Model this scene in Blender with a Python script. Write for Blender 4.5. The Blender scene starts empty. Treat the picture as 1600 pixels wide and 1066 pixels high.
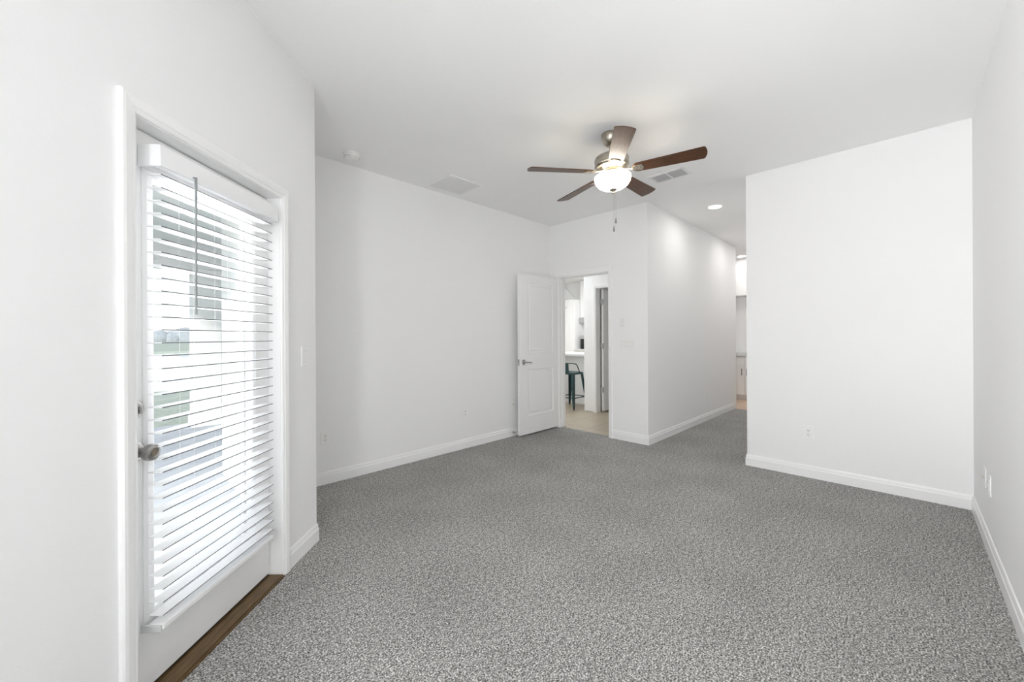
import bpy, bmesh, math, random
from mathutils import Matrix, Vector
PI = math.pi
random.seed(7)
scene = bpy.context.scene
C = scene.collection
R = math.radians

# ------------------------------------------------------------------ camera
YAW, ROLL, CAM_H = 0.7649, -0.0051, 1.2545
cd = bpy.data.cameras.new('camera')
cam = bpy.data.objects.new('camera', cd)
C.objects.link(cam)
fw = Vector((math.cos(YAW), math.sin(YAW), 0))
r0 = fw.cross(Vector((0, 0, 1))); u0 = r0.cross(fw)
rr = r0 * math.cos(ROLL) + u0 * math.sin(ROLL)
uu = u0 * math.cos(ROLL) - r0 * math.sin(ROLL)
M = Matrix((rr, uu, -fw)).transposed().to_4x4()
M.translation = (0, 0, CAM_H)
cam.matrix_world = M
cd.sensor_width = 36.0
cd.lens = 618.21 / 1600 * 36.0
cd.shift_x = -23.82 / 1600
cd.shift_y = -6.79 / 1600
cd.clip_start = 0.05
cd.clip_end = 600
scene.camera = cam

# ------------------------------------------------------------------ world, lights, exposure
w = bpy.data.worlds.new('sky'); scene.world = w; w.use_nodes = True
nt = w.node_tree
sky = nt.nodes.new('ShaderNodeTexSky')
sky.sky_type = 'NISHITA'; sky.sun_disc = False
sky.sun_elevation = R(48); sky.sun_rotation = R(225)
sky.air_density = 1.0; sky.dust_density = 0.3
hs = nt.nodes.new('ShaderNodeHueSaturation'); hs.inputs['Saturation'].default_value = 0.42
nt.links.new(sky.outputs[0], hs.inputs['Color'])
nt.links.new(hs.outputs[0], nt.nodes['Background'].inputs[0])
nt.nodes['Background'].inputs[1].default_value = 0.17

def lamp(name, kind, loc, energy, color=(1, 1, 1), rot=(0, 0, 0), **kw):
    l = bpy.data.lights.new(name, kind); l.energy = energy; l.color = color
    for k, v in kw.items(): setattr(l, k, v)
    o = bpy.data.objects.new(name, l); C.objects.link(o); o.location = loc; o.rotation_euler = rot
    return o
sn = lamp('sun', 'SUN', (-20, -10, 12), 1.8, (1, 0.97, 0.93), angle=R(3))
sn.rotation_euler = Vector((-.664, -.664, .35)).to_track_quat('Z', 'Y').to_euler()
# added fill lamp in the made-up rear window opening behind the camera
lamp('rear_fill_lamp', 'AREA', (-1.03, -0.02, 1.45), 34.5, (0.985, 0.995, 1.0), (0, R(-90), 0), spread=R(142), shape='RECTANGLE', size=1.9, size_y=0.44)
# added area lamp standing in for open-sky daylight on the patio door
lamp('door_fill_lamp', 'AREA', (0.179, 2.229, 1.06), 0.6, (0.97, 0.985, 1.0), (R(-90), 0, R(45)), shape='RECTANGLE', size=0.50, size_y=1.50)
# added lamp standing in for patio bounce light through the glazed door
pb = lamp('patio_fill_lamp', 'AREA', (-1.16, 3.57, 0.05), 84, (1, 1, 1), (0, 0, 0), spread=R(80), shape='RECTANGLE', size=1.8, size_y=1.8)
pb.rotation_euler = Vector((-1.414, 1.414, -1.05)).to_track_quat('Z', 'Y').to_euler()
# added area lamps to brighten the kitchen, unseen and without fixtures
lamp('kitchen_fill_lamp', 'AREA', (6.9, 5.2, 2.77), 50, (.95, .98, 1), (0, 0, 0), shape='RECTANGLE', size=1.2, size_y=1.6)
lamp('kitchen_entry_fill', 'AREA', (5.0, 4.6, 2.77), 9, (.95, .98, 1), (0, 0, 0), shape='DISK', size=0.25)

scene.view_settings.view_transform = 'Standard'
scene.view_settings.look = 'None'
scene.view_settings.gamma = 1.0
scene.view_settings.use_curve_mapping = False
scene.view_settings.exposure = 0.66
scene.cycles.max_bounces = 14
scene.cycles.diffuse_bounces = 9
scene.cycles.glossy_bounces = 5
scene.cycles.transmission_bounces = 8
scene.cycles.transparent_max_bounces = 12
scene.cycles.caustics_reflective = False
scene.cycles.caustics_refractive = False

# ------------------------------------------------------------------ materials
def mat(name, col, rough=0.5, metal=0.0, bump=None, spec=None, coat=0.0):
    """bump = (scale, strength, distance)"""
    m = bpy.data.materials.new(name); m.use_nodes = True
    t = m.node_tree; b = t.nodes['Principled BSDF']
    b.inputs['Base Color'].default_value = (*col, 1)
    b.inputs['Roughness'].default_value = rough
    b.inputs['Metallic'].default_value = metal
    if spec is not None: b.inputs['Specular IOR Level'].default_value = spec
    if coat: b.inputs['Coat Weight'].default_value = coat
    tc = t.nodes.new('ShaderNodeTexCoord')
    n = t.nodes.new('ShaderNodeTexNoise')
    t.links.new(tc.outputs['Object'], n.inputs['Vector'])
    if bump:
        n.inputs['Scale'].default_value = bump[0]; n.inputs['Detail'].default_value = 3
        bp = t.nodes.new('ShaderNodeBump'); bp.inputs['Strength'].default_value = bump[1]
        bp.inputs['Distance'].default_value = bump[2]
        t.links.new(n.outputs['Fac'], bp.inputs['Height'])
        t.links.new(bp.outputs['Normal'], b.inputs['Normal'])
    else:
        n.inputs['Scale'].default_value = 30
        mr = t.nodes.new('ShaderNodeMapRange')
        mr.inputs[3].default_value = max(0, rough - 0.03); mr.inputs[4].default_value = min(1, rough + 0.03)
        t.links.new(n.outputs['Fac'], mr.inputs[0]); t.links.new(mr.outputs[0], b.inputs['Roughness'])
    return m

def two_tone(name, c1, c2, scale, rough=0.6, metal=0.0, stretch=(1, 1, 1), detail=4, lo=0.35, hi=0.65, bump=0.0, bdist=0.01, spec=None):
    m = bpy.data.materials.new(name); m.use_nodes = True
    t = m.node_tree; b = t.nodes['Principled BSDF']
    b.inputs['Roughness'].default_value = rough; b.inputs['Metallic'].default_value = metal
    if spec is not None: b.inputs['Specular IOR Level'].default_value = spec
    tc = t.nodes.new('ShaderNodeTexCoord'); mp = t.nodes.new('ShaderNodeMapping')
    mp.inputs['Scale'].default_value = stretch
    t.links.new(tc.outputs['Object'], mp.inputs[0])
    n = t.nodes.new('ShaderNodeTexNoise'); n.inputs['Scale'].default_value = scale; n.inputs['Detail'].default_value = detail
    t.links.new(mp.outputs[0], n.inputs['Vector'])
    cr = t.nodes.new('ShaderNodeValToRGB')
    cr.color_ramp.elements[0].position = lo; cr.color_ramp.elements[0].color = (*c1, 1)
    cr.color_ramp.elements[1].position = hi; cr.color_ramp.elements[1].color = (*c2, 1)
    t.links.new(n.outputs['Fac'], cr.inputs[0]); t.links.new(cr.outputs[0], b.inputs['Base Color'])
    if bump:
        bp = t.nodes.new('ShaderNodeBump'); bp.inputs['Strength'].default_value = bump; bp.inputs['Distance'].default_value = bdist
        t.links.new(n.outputs['Fac'], bp.inputs['Height']); t.links.new(bp.outputs['Normal'], b.inputs['Normal'])
    return m

WHITE = (0.86, 0.86, 0.86)
m_wall = mat('white_wall_paint', (0.86, 0.86, 0.862), 0.75, bump=(90, 0.10, 0.004), spec=0.25)
m_taupe = mat('bounce_cutting_taupe', (0.30, 0.28, 0.26), 0.8, bump=(90, 0.10, 0.004), spec=0.25)  # for the unseen rear wall, darkened to cut bounce light
m_ceil = mat('white_ceiling_paint', (0.91, 0.91, 0.91), 0.9, bump=(45, 0.12, 0.005), spec=0.15)
m_trim = mat('white_trim_gloss', (0.88, 0.88, 0.88), 0.35, spec=0.4)
m_door = mat('white_door_paint', (0.87, 0.87, 0.872), 0.42, spec=0.4)
m_plate = mat('white_plastic', (0.86, 0.86, 0.85), 0.35)
m_slot = mat('dark_slot', (0.10, 0.10, 0.10), 0.6)
m_slotgrey = mat('grey_slot', (0.52, 0.52, 0.52), 0.6)
m_blind = mat('white_faux_wood', (0.86, 0.865, 0.87), 0.4)
m_wandg = mat('grey_tilt_wand', (0.22, 0.235, 0.24), 0.3)
m_edgeshade = mat('slat_edge_shade', (0.13, 0.138, 0.142), 0.5)  # shade on the backlit slat edges, put into the colour
m_clearp = mat('clear_plastic_bracket', (0.62, 0.63, 0.63), 0.15)
m_nickel = mat('brushed_nickel', (0.46, 0.42, 0.35), 0.30, 1.0)
m_chrome = mat('satin_chrome', (0.42, 0.41, 0.40), 0.28, 1.0)
m_vent = mat('grey_white_vent', (0.80, 0.80, 0.80), 0.5)
m_ventd = mat('vent_dark', (0.50, 0.50, 0.51), 0.7)
m_stool = mat('dark_teal_metal', (0.022, 0.060, 0.062), 0.38, 0.3)
m_counter = mat('white_quartz', (0.66, 0.67, 0.66), 0.25)
m_cab = mat('white_cabinet', (0.84, 0.84, 0.84), 0.45)
m_black = mat('black_appliance', (0.012, 0.012, 0.013), 0.25)
m_greyapp = mat('grey_appliance', (0.45, 0.45, 0.46), 0.4, 0.4)
m_greywall = mat('grey_niche', (0.50, 0.50, 0.50), 0.6)
m_handle = mat('dark_nickel_pull', (0.20, 0.19, 0.18), 0.35, 1.0)
m_stucco = mat('white_stucco', (0.80, 0.80, 0.78), 0.9, bump=(60, 0.5, 0.01))
m_beam = mat('lanai_paint', (0.80, 0.81, 0.76), 0.85)
m_patio = two_tone('patio_concrete', (0.50, 0.52, 0.55), (0.58, 0.60, 0.63), 6, 0.85)
m_grass = two_tone('lawn_grass', (0.40, 0.45, 0.36), (0.52, 0.56, 0.46), 8, 0.9, bump=0.4)
m_trees = two_tone('hazed_foliage', (0.36, 0.39, 0.41), (0.46, 0.49, 0.50), 1.2, 0.95, bump=0.6)  # pale haze of distance mixed into the foliage colour
m_pond = mat('pond_water', (0.36, 0.42, 0.49), 0.05, bump=(3, 0.1, 0.02))
m_sill = two_tone('bronze_brown_threshold', (0.105, 0.062, 0.024), (0.165, 0.10, 0.042), 14, 0.35, 0.35, (1, 8, 8))
m_blade = two_tone('walnut_blade', (0.045, 0.018, 0.008), (0.105, 0.044, 0.018), 9, 0.33, 0.0, (1.2, 14, 14), spec=0.35)
m_rubber = mat('black_rubber', (0.02, 0.02, 0.02), 0.6)
m_chain = mat('pull_chain', (0.45, 0.44, 0.42), 0.3, 1.0)
m_fob = mat('pull_fob', (0.22, 0.21, 0.20), 0.35, 0.8)

# carpet: salt-and-pepper pile
m_carpet = bpy.data.materials.new('grey_speckled_carpet'); m_carpet.use_nodes = True
t = m_carpet.node_tree; b = t.nodes['Principled BSDF']
b.inputs['Roughness'].default_value = 1.0; b.inputs['Specular IOR Level'].default_value = 0.05
tc = t.nodes.new('ShaderNodeTexCoord')
n1 = t.nodes.new('ShaderNodeTexNoise'); n1.inputs['Scale'].default_value = 150; n1.inputs['Detail'].default_value = 2.5; n1.inputs['Roughness'].default_value = 0.65
n2 = t.nodes.new('ShaderNodeTexNoise'); n2.inputs['Scale'].default_value = 2.2; n2.inputs['Detail'].default_value = 3
for n in (n1, n2): t.links.new(tc.outputs['Object'], n.inputs['Vector'])
cr = t.nodes.new('ShaderNodeValToRGB')
e = cr.color_ramp.elements
e[0].position = 0.375; e[0].color = (0.07, 0.069, 0.066, 1)
e[1].position = 0.625; e[1].color = (0.80, 0.79, 0.77, 1)
x = cr.color_ramp.elements.new(0.50); x.color = (0.29, 0.287, 0.277, 1)
n3 = t.nodes.new('ShaderNodeTexNoise'); n3.inputs['Scale'].default_value = 48; n3.inputs['Detail'].default_value = 1.5
t.links.new(tc.outputs['Object'], n3.inputs['Vector'])
m3 = t.nodes.new('ShaderNodeMix'); m3.data_type = 'FLOAT'; m3.inputs[0].default_value = 0.16
t.links.new(n1.outputs['Fac'], m3.inputs[2]); t.links.new(n3.outputs['Fac'], m3.inputs[3])
t.links.new(m3.outputs[0], cr.inputs[0])
mx = t.nodes.new('ShaderNodeMix'); mx.data_type = 'RGBA'; mx.blend_type = 'MULTIPLY'; mx.inputs[0].default_value = 1.0
mr = t.nodes.new('ShaderNodeMapRange'); mr.inputs[1].default_value = 0.3; mr.inputs[2].default_value = 0.7
mr.inputs[3].default_value = 0.90; mr.inputs[4].default_value = 1.06
t.links.new(n2.outputs['Fac'], mr.inputs[0])
t.links.new(cr.outputs[0], mx.inputs[6]); t.links.new(mr.outputs[0], mx.inputs[7])
t.links.new(mx.outputs[2], b.inputs['Base Color'])
bp = t.nodes.new('ShaderNodeBump'); bp.inputs['Strength'].default_value = 0.6; bp.inputs['Distance'].default_value = 0.008
t.links.new(n1.outputs['Fac'], bp.inputs['Height']); t.links.new(bp.outputs['Normal'], b.inputs['Normal'])

def tile_mat(name, c1, c2, mortar, w_, h_, ms=0.006, rough=0.35):
    m = bpy.data.materials.new(name); m.use_nodes = True
    t = m.node_tree; b = t.nodes['Principled BSDF']; b.inputs['Roughness'].default_value = rough
    tc = t.nodes.new('ShaderNodeTexCoord'); br = t.nodes.new('ShaderNodeTexBrick')
    br.offset = 0.0; br.inputs['Scale'].default_value = 1.0
    br.inputs['Brick Width'].default_value = w_; br.inputs['Row Height'].default_value = h_
    br.inputs['Mortar Size'].default_value = ms
    br.inputs['Color1'].default_value = (*c1, 1); br.inputs['Color2'].default_value = (*c2, 1); br.inputs['Mortar'].default_value = (*mortar, 1)
    t.links.new(tc.outputs['Object'], br.inputs['Vector']); t.links.new(br.outputs['Color'], b.inputs['Base Color'])
    return m
m_tile = tile_mat('beige_floor_tile', (0.42, 0.36, 0.27), (0.46, 0.395, 0.30), (0.26, 0.22, 0.165), 0.45, 0.45)
m_tile2 = tile_mat('tan_bath_tile', (0.62, 0.46, 0.34), (0.64, 0.48, 0.36), (0.45, 0.34, 0.25), 0.45, 0.45)

def glass_mat(name, tint=(1, 1, 1)):
    m = bpy.data.materials.new(name); m.use_nodes = True
    t = m.node_tree; t.nodes.remove(t.nodes['Principled BSDF'])
    out = t.nodes['Material Output']
    tr = t.nodes.new('ShaderNodeBsdfTransparent'); tr.inputs[0].default_value = (*tint, 1)
    gl = t.nodes.new('ShaderNodeBsdfGlossy'); gl.inputs['Roughness'].default_value = 0.02
    fr = t.nodes.new('ShaderNodeFresnel'); fr.inputs[0].default_value = 1.35
    ge = t.nodes.new('ShaderNodeNewGeometry'); su = t.nodes.new('ShaderNodeMath'); su.operation = 'SUBTRACT'; su.inputs[0].default_value = 1.0
    mu = t.nodes.new('ShaderNodeMath'); mu.operation = 'MULTIPLY'
    t.links.new(ge.outputs['Backfacing'], su.inputs[1]); t.links.new(fr.outputs[0], mu.inputs[0]); t.links.new(su.outputs[0], mu.inputs[1])
    mx = t.nodes.new('ShaderNodeMixShader')
    t.links.new(mu.outputs[0], mx.inputs[0]); t.links.new(tr.outputs[0], mx.inputs[1]); t.links.new(gl.outputs[0], mx.inputs[2])
    t.links.new(mx.outputs[0], out.inputs[0])
    return m
m_glass = glass_mat('clear_glass', (0.985, 0.99, 0.99))

def emis(name, col, strength, base=(0.9, 0.9, 0.9)):
    m = bpy.data.materials.new(name); m.use_nodes = True
    b = m.node_tree.nodes['Principled BSDF']
    b.inputs['Base Color'].default_value = (*base, 1); b.inputs['Roughness'].default_value = 0.3
    b.inputs['Emission Color'].default_value = (*col, 1); b.inputs['Emission Strength'].default_value = strength
    return m
m_bowl = emis('lit_frosted_bowl', (1.0, 0.92, 0.79), 13.0)
m_bowlin = mat('frosted_glass_inside', (0.9, 0.87, 0.8), 0.4)
m_can = emis('lit_downlight_lens', (1.0, 0.97, 0.92), 6.0)

# ------------------------------------------------------------------ mesh helpers
def NB(): return bmesh.new()

def box(bm, lo, hi, bev=0.0, segs=2):
    r = bmesh.ops.create_cube(bm, size=1.0)
    c = [(a + b_) / 2 for a, b_ in zip(lo, hi)]; s = [b_ - a for a, b_ in zip(lo, hi)]
    for v in r['verts']:
        v.co = Vector((c[i] + v.co[i] * s[i] for i in range(3)))
    if bev > 0:
        es = list({e for v in r['verts'] for e in v.link_edges})
        bmesh.ops.bevel(bm, geom=es, offset=bev, segments=segs, affect='EDGES', profile=0.5)

def prism(bm, pts, z0, z1):
    a = [bm.verts.new((p[0], p[1], z0)) for p in pts]; b_ = [bm.verts.new((p[0], p[1], z1)) for p in pts]
    bm.faces.new(a[::-1]); bm.faces.new(b_)
    n = len(pts)
    for i in range(n): bm.faces.new((a[i], a[(i + 1) % n], b_[(i + 1) % n], b_[i]))

def lathe(bm, prof, segs=32, mtx=None):
    """prof: list of (r, z); revolves round local z."""
    rings = []
    for r, z in prof:
        if r < 1e-6: ring = [bm.verts.new((0, 0, z))]
        else: ring = [bm.verts.new((r * math.cos(2 * PI * k / segs), r * math.sin(2 * PI * k / segs), z)) for k in range(segs)]
        rings.append(ring)
    vs = [v for g in rings for v in g]
    for a, c in zip(rings, rings[1:]):
        for k in range(segs):
            k2 = (k + 1) % segs
            if len(a) == 1 and len(c) == 1: continue
            if len(a) == 1: f = (a[0], c[k2], c[k])
            elif len(c) == 1: f = (a[k], a[k2], c[0])
            else: f = (a[k], a[k2], c[k2], c[k])
            try: bm.faces.new(f)
            except ValueError: pass
    for g in (rings[0], rings[-1]):
        if len(g) > 1:
            try: bm.faces.new(g)
            except ValueError: pass
    if mtx is not None:
        for v in vs: v.co = mtx @ v.co
    return vs

def lathe_open(bm, prof, segs=32, mtx=None):
    rings = []
    for r, z in prof:
        rings.append([bm.verts.new((r * math.cos(2 * PI * k / segs), r * math.sin(2 * PI * k / segs), z)) for k in range(segs)])
    for a, c in zip(rings, rings[1:]):
        for k in range(segs):
            k2 = (k + 1) % segs
            bm.faces.new((a[k], a[k2], c[k2], c[k]))
    if mtx is not None:
        for g in rings:
            for v in g: v.co = mtx @ v.co

def tube(bm, pts, r, segs=10):
    pts = [Vector(p) for p in pts]; rings = []
    rad = r if isinstance(r, (list, tuple)) else [r] * len(pts)
    prev = None
    for i, p in enumerate(pts):
        if i == 0: d = pts[1] - p
        elif i == len(pts) - 1: d = p - pts[i - 1]
        else: d = (pts[i + 1] - p).normalized() + (p - pts[i - 1]).normalized()
        d.normalize()
        if prev is None:
            up = Vector((0, 0, 1)) if abs(d.z) < 0.9 else Vector((1, 0, 0))
            x = d.cross(up).normalized()
        else:
            x = (prev - d * prev.dot(d)).normalized()
        prev = x; y = d.cross(x)
        rings.append([bm.verts.new(p + (x * math.cos(2 * PI * k / segs) + y * math.sin(2 * PI * k / segs)) * rad[i]) for k in range(segs)])
    for a, c in zip(rings, rings[1:]):
        for k in range(segs): bm.faces.new((a[k], a[(k + 1) % segs], c[(k + 1) % segs], c[k]))
    bm.faces.new(rings[0][::-1]); bm.faces.new(rings[-1])

def frame3(bm, s0, s1, ztop, prof, zbot=0.0):
    """door casing in local (s, out, z): opening s0..s1, top at ztop. prof: (across, out) going outward from the opening edge, closed."""
    lines = []
    for a, o in prof:
        lines.append([bm.verts.new((s0 - a, o, zbot)), bm.verts.new((s0 - a, o, ztop + a)), bm.verts.new((s1 + a, o, ztop + a)), bm.verts.new((s1 + a, o, zbot))])
    n = len(lines)
    for i in range(n):
        p, q = lines[i], lines[(i + 1) % n]
        for k in range(3): bm.faces.new((p[k], p[k + 1], q[k + 1], q[k]))
    bm.faces.new([l[0] for l in lines]); bm.faces.new([l[3] for l in lines][::-1])

def frame4(bm, s0, s1, z0, z1, prof):
    lines = []
    for a, o in prof:
        lines.append([bm.verts.new(v) for v in ((s0 - a, o, z0 - a), (s0 - a, o, z1 + a), (s1 + a, o, z1 + a), (s1 + a, o, z0 - a))])
    n = len(lines)
    for i in range(n):
        p, q = lines[i], lines[(i + 1) % n]
        for k in range(4): bm.faces.new((p[k], p[(k + 1) % 4], q[(k + 1) % 4], q[k]))

def runprof(bm, pts, prof, closed=False):
    """sweep a (out, z) profile along plan points; 'out' goes to the right-hand... left normal of travel."""
    pts = [Vector(p) for p in pts]; n = len(pts); secs = []
    for i, p in enumerate(pts):
        d0 = (p - pts[i - 1]).normalized() if i > 0 else None
        d1 = (pts[i + 1] - p).normalized() if i < n - 1 else None
        if d0 is None: nn = Vector((-d1.y, d1.x)); k = 1
        elif d1 is None: nn = Vector((-d0.y, d0.x)); k = 1
        else:
            a = Vector((-d0.y, d0.x)); c = Vector((-d1.y, d1.x)); nn = (a + c).normalized(); k = 1 / max(0.2, nn.dot(a))
        secs.append([bm.verts.new((p.x + nn.x * o * k, p.y + nn.y * o * k, z)) for o, z in prof])
    m = len(prof)
    for a, c in zip(secs, secs[1:]):
        for k in range(m): bm.faces.new((a[k], a[(k + 1) % m], c[(k + 1) % m], c[k]))
    bm.faces.new(secs[0]); bm.faces.new(secs[-1][::-1])

def obj(name, bm, m, parent=None, loc=(0, 0, 0), rotz=0.0, smooth=None, label=None):
    bmesh.ops.recalc_face_normals(bm, faces=bm.faces[:])
    me = bpy.data.meshes.new(name); bm.to_mesh(me); bm.free()
    if m: me.materials.append(m)
    if smooth is not None:
        for p in me.polygons: p.use_smooth = True
        try: me.set_sharp_from_angle(angle=R(smooth))
        except Exception: pass
    o = bpy.data.objects.new(name, me); C.objects.link(o)
    o.location = loc; o.rotation_euler = (0, 0, rotz)
    if parent: o.parent = parent
    if label: o['label'] = label
    return o

def struct(name, bm, m, loc=(0, 0, 0), rotz=0.0, parent=None, smooth=None):
    o = obj(name, bm, m, parent, loc, rotz, smooth)
    if not parent: o['kind'] = 'structure'
    return o

def tag(o, label, cat, group=None, kind=None):
    o['label'] = label; o['category'] = cat
    if group: o['group'] = group
    if kind: o['kind'] = kind
    return o

def thing(name, label, cat, loc=(0, 0, 0), rotz=0.0, group=None):
    o = bpy.data.objects.new(name, None); C.objects.link(o); o.empty_display_size = 0.05
    o.location = loc; o.rotation_euler = (0, 0, rotz)
    return tag(o, label, cat, group)

def dup(root, loc, rotz, label, group=None):
    r = root.copy(); C.objects.link(r); r.location = loc; r.rotation_euler = (0, 0, rotz); r['label'] = label
    if group: r['group'] = group
    for ch in list(root.children):
        c = ch.copy(); C.objects.link(c); c.parent = r
        for g in list(ch.children):
            d = g.copy(); C.objects.link(d); d.parent = c
    return r

# ------------------------------------------------------------------ room constants
H = 2.80
X3 = 4.238; Y2 = 3.60; Y4 = 2.1485; Y5 = -0.34; Y6 = 1.121; T = 0.12
E1 = Vector((0.8588, 2.6374)); D1 = Vector((-1, -1)) / 2 ** .5; N1 = Vector((1, -1)) / 2 ** .5
A1 = R(225)
def w1(s, o): p = E1 + D1 * s + N1 * o; return (p.x, p.y)
XB = -1.05                      # wall behind the camera
S_END = (E1.x - XB) * 2 ** .5
YB = w1(S_END, 0)[1]
DO0, DO1, DOZ = 0.365, 1.148, 1.988      # glazed door opening on the diagonal wall
BD0, BD1, BDZ = 2.672, 3.452, 2.056      # bedroom door opening in wall_far

# ------------------------------------------------------------------ floors and ceilings
b = NB()
prism(b, [(XB, Y5), (X3 + T / 2, Y5), (X3 + T / 2, Y6), (7.37, Y6), (7.37, Y4), (X3 + 0.06, Y4), (X3 + 0.06, Y2), (E1.x, Y2), (E1.x, E1.y), (XB, YB)], -0.06, 0.0)
struct('floor', b, m_carpet)
b = NB(); box(b, (X3 + 0.06, Y4 + T, -0.06), (9.3, 8.0, -0.006)); struct('floor_kitchen', b, m_tile, )
b = NB(); box(b, (7.37, 0.5, -0.06), (9.05, Y4 + T, -0.004)); box(b, (7.37 + T, Y4 + T, -0.02), (9.05, 3.2, -0.003)); struct('floor_bath', b, m_tile2)

b = NB()
prism(b, [(XB - .15, Y5 - T), (X3 + T, Y5 - T), (X3 + T, Y2 + T), (E1.x - .15, Y2 + T), (E1.x - .15, E1.y + .062), w1(S_END + .2, -.15)], H, H + 0.08)
struct('ceiling', b, m_ceil)
b = NB(); box(b, (X3 + T, Y6 - T, H), (9.17, Y4 + T, H + .08)); box(b, (7.37, Y4 + T, H), (9.17, 3.32, H + .08)); struct('ceiling_hall', b, m_ceil)
b = NB(); prism(b, [(X3 + T, Y4 + T), (7.37, Y4 + T), (7.37, 3.32), (9.3, 3.32), (9.3, 8.1), (X3 + T, 8.1)], H, H + .08); struct('ceiling_kitchen', b, m_ceil)

# ------------------------------------------------------------------ walls
# diagonal wall with the glazed door, local (s, out, z)
b = NB()
prism(b, [(-0.062, -.15), (0, 0), (DO0 - .012, 0), (DO0 - .012, -.15)], 0, H)
prism(b, [(DO1 + .012, -.15), (DO1 + .012, 0), (S_END, 0), (S_END + .15, -.15)], 0, H)
box(b, (DO0 - .012, -.15, DOZ + .012), (DO1 + .012, 0, H))
struct('wall_left', b, m_wall, (E1.x, E1.y, 0), A1)
b = NB(); prism(b, [(E1.x, E1.y), (E1.x, Y2), (E1.x - .15, Y2), (E1.x - .15, E1.y + .062)], 0, H); struct('wall_corner', b, m_wall)
b = NB(); box(b, (E1.x - .15, Y2, 0), (X3 + T, Y2 + T, H)); struct('wall_back', b, m_wall)
b = NB()
box(b, (X3, Y4, 0), (X3 + T, BD0 - .012, H)); box(b, (X3, BD1 + .012, 0), (X3 + T, Y2, H)); box(b, (X3, BD0 - .012, BDZ + .012), (X3 + T, BD1 + .012, H))
struct('wall_far', b, m_wall)
b = NB(); box(b, (X3 + T, Y4, 0), (7.37, Y4 + T, H)); struct('wall_hall_left', b, m_wall)
b = NB(); box(b, (X3, Y5, 0), (X3 + T, Y6, H)); struct('wall_front', b, m_wall)
b = NB(); box(b, (X3 + T, Y6 - T, 0), (7.37, Y6, H)); struct('wall_hall_right', b, m_wall)
b = NB(); box(b, (XB - .15, Y5 - T, 0), (X3 + T, Y5, H)); struct('wall_right', b, m_wall)
WY0, WY1, WZ0, WZ1 = -0.29, 0.25, 0.45, 2.48
b = NB()
box(b, (XB - .15, Y5, 0), (XB, YB + .15, WZ0)); box(b, (XB - .15, Y5, WZ1), (XB, YB + .15, H))
box(b, (XB - .15, Y5, WZ0), (XB, WY0, WZ1)); box(b, (XB - .15, WY1, WZ0), (XB, YB + .15, WZ1))
struct('wall_rear', b, m_taupe)
b = NB()
frame4(b, WY0 + .045, WY1 - .045, WZ0 + .045, WZ1 - .045, [(0, 0), (0, .06), (.045, .06), (.045, 0)])
box(b, (WY0 + .04, .015, 1.48), (WY1 - .04, .05, 1.52))
win = struct('added_rear_window', b, m_trim, (XB - .07, 0, 0), R(90))  # unseen window, added to give the rear fill lamp an opening
for v in win.data.vertices: v.co.x = v.co.x
b = NB(); box(b, (WY0 + .045, .028, WZ0 + .045), (WY1 - .045, .034, WZ1 - .045)); struct('added_window_pane', b, m_glass, parent=win)

# ------------------------------------------------------------------ baseboards
BP = [(0, 0), (.013, 0), (.013, .072), (.009, .080), (.0085, .092), (.005, .104), (0, .106)]
def base(name, pts):
    b = NB(); runprof(b, pts, BP); struct(name, b, m_trim)
# the profile's 'out' side is the left of travel
base('baseboard_left', [w1(DO1 + .060, 0), w1(S_END, 0)][::-1] if False else [w1(S_END, 0), w1(DO1 + .060, 0)][::-1])
base('baseboard_corner', [(E1.x, Y2), (E1.x, E1.y), w1(DO0 - .060, 0)])
base('baseboard_back', [(X3, Y2), (E1.x, Y2)])
base('baseboard_far', [(7.37, Y4 + T), (7.37, Y4), (X3, Y4), (X3, BD0 - .060)])
base('baseboard_nook', [(X3, BD1 + .06), (X3, Y2)])
base('baseboard_front', [(X3, Y5), (X3, Y6), (7.37, Y6)])
base('baseboard_right', [(XB, Y5), (X3, Y5)])
base('baseboard_rear', [(XB, YB), (XB, Y5)])

# ------------------------------------------------------------------ glazed door in the diagonal wall
CP = [(.004, 0), (.004, .009), (.012, .0125), (.018, .0115), (.022, .015), (.046, .018), (.056, .017), (.060, .012), (.060, 0)]
L1 = (E1.x, E1.y, 0)
b = NB(); frame3(b, DO0, DO1, DOZ, CP); struct('trim_1', b, m_trim, L1, A1)
b = NB()   # jambs with a stop
box(b, (DO0 - .012, -.15, 0), (DO0, .001, DOZ)); box(b, (DO1, -.15, 0), (DO1 + .012, .001, DOZ)); box(b, (DO0 - .012, -.15, DOZ), (DO1 + .012, .001, DOZ + .012))
box(b, (DO0, -.15, 0.02), (DO0 + .012, -.108, DOZ)); box(b, (DO1 - .012, -.15, 0.02), (DO1, -.108, DOZ)); box(b, (DO0, -.15, DOZ - .012), (DO1, -.108, DOZ))
struct('trim_2', b, m_trim, L1, A1)

SC = (DO0 + DO1) / 2
OL = -.060                                 # inner face of the leaf
def w1o(s, o, z=0): p = w1(s, o); return (p[0], p[1], z)
GW, GZ0, GZ1 = .262, .285, 1.825           # half glass width, bottom, top
GC = .770 - SC
b = NB()   # leaf: local x = s - SC, y = out from leaf face, z
lx0, lx1 = DO0 + .004 - SC, DO1 - .004 - SC
for lo, hi in (((lx0, -.045, .022), (GC - GW, 0, 1.980)), ((GC + GW, -.045, .022), (lx1, 0, 1.980)), ((GC - GW, -.045, .022), (GC + GW, 0, GZ0)), ((GC - GW, -.045, GZ1), (GC + GW, 0, 1.980))):
    box(b, lo, hi)
door1 = struct('door_1', b, m_door, w1o(SC, OL), A1)
b = NB(); frame4(b, GC - GW + .008, GC + GW - .008, GZ0 + .008, GZ1 - .008, [(0, -.03), (0, .004), (.010, .011), (.030, .011), (.040, .004), (.040, 0), (.008, -.03)])
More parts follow.
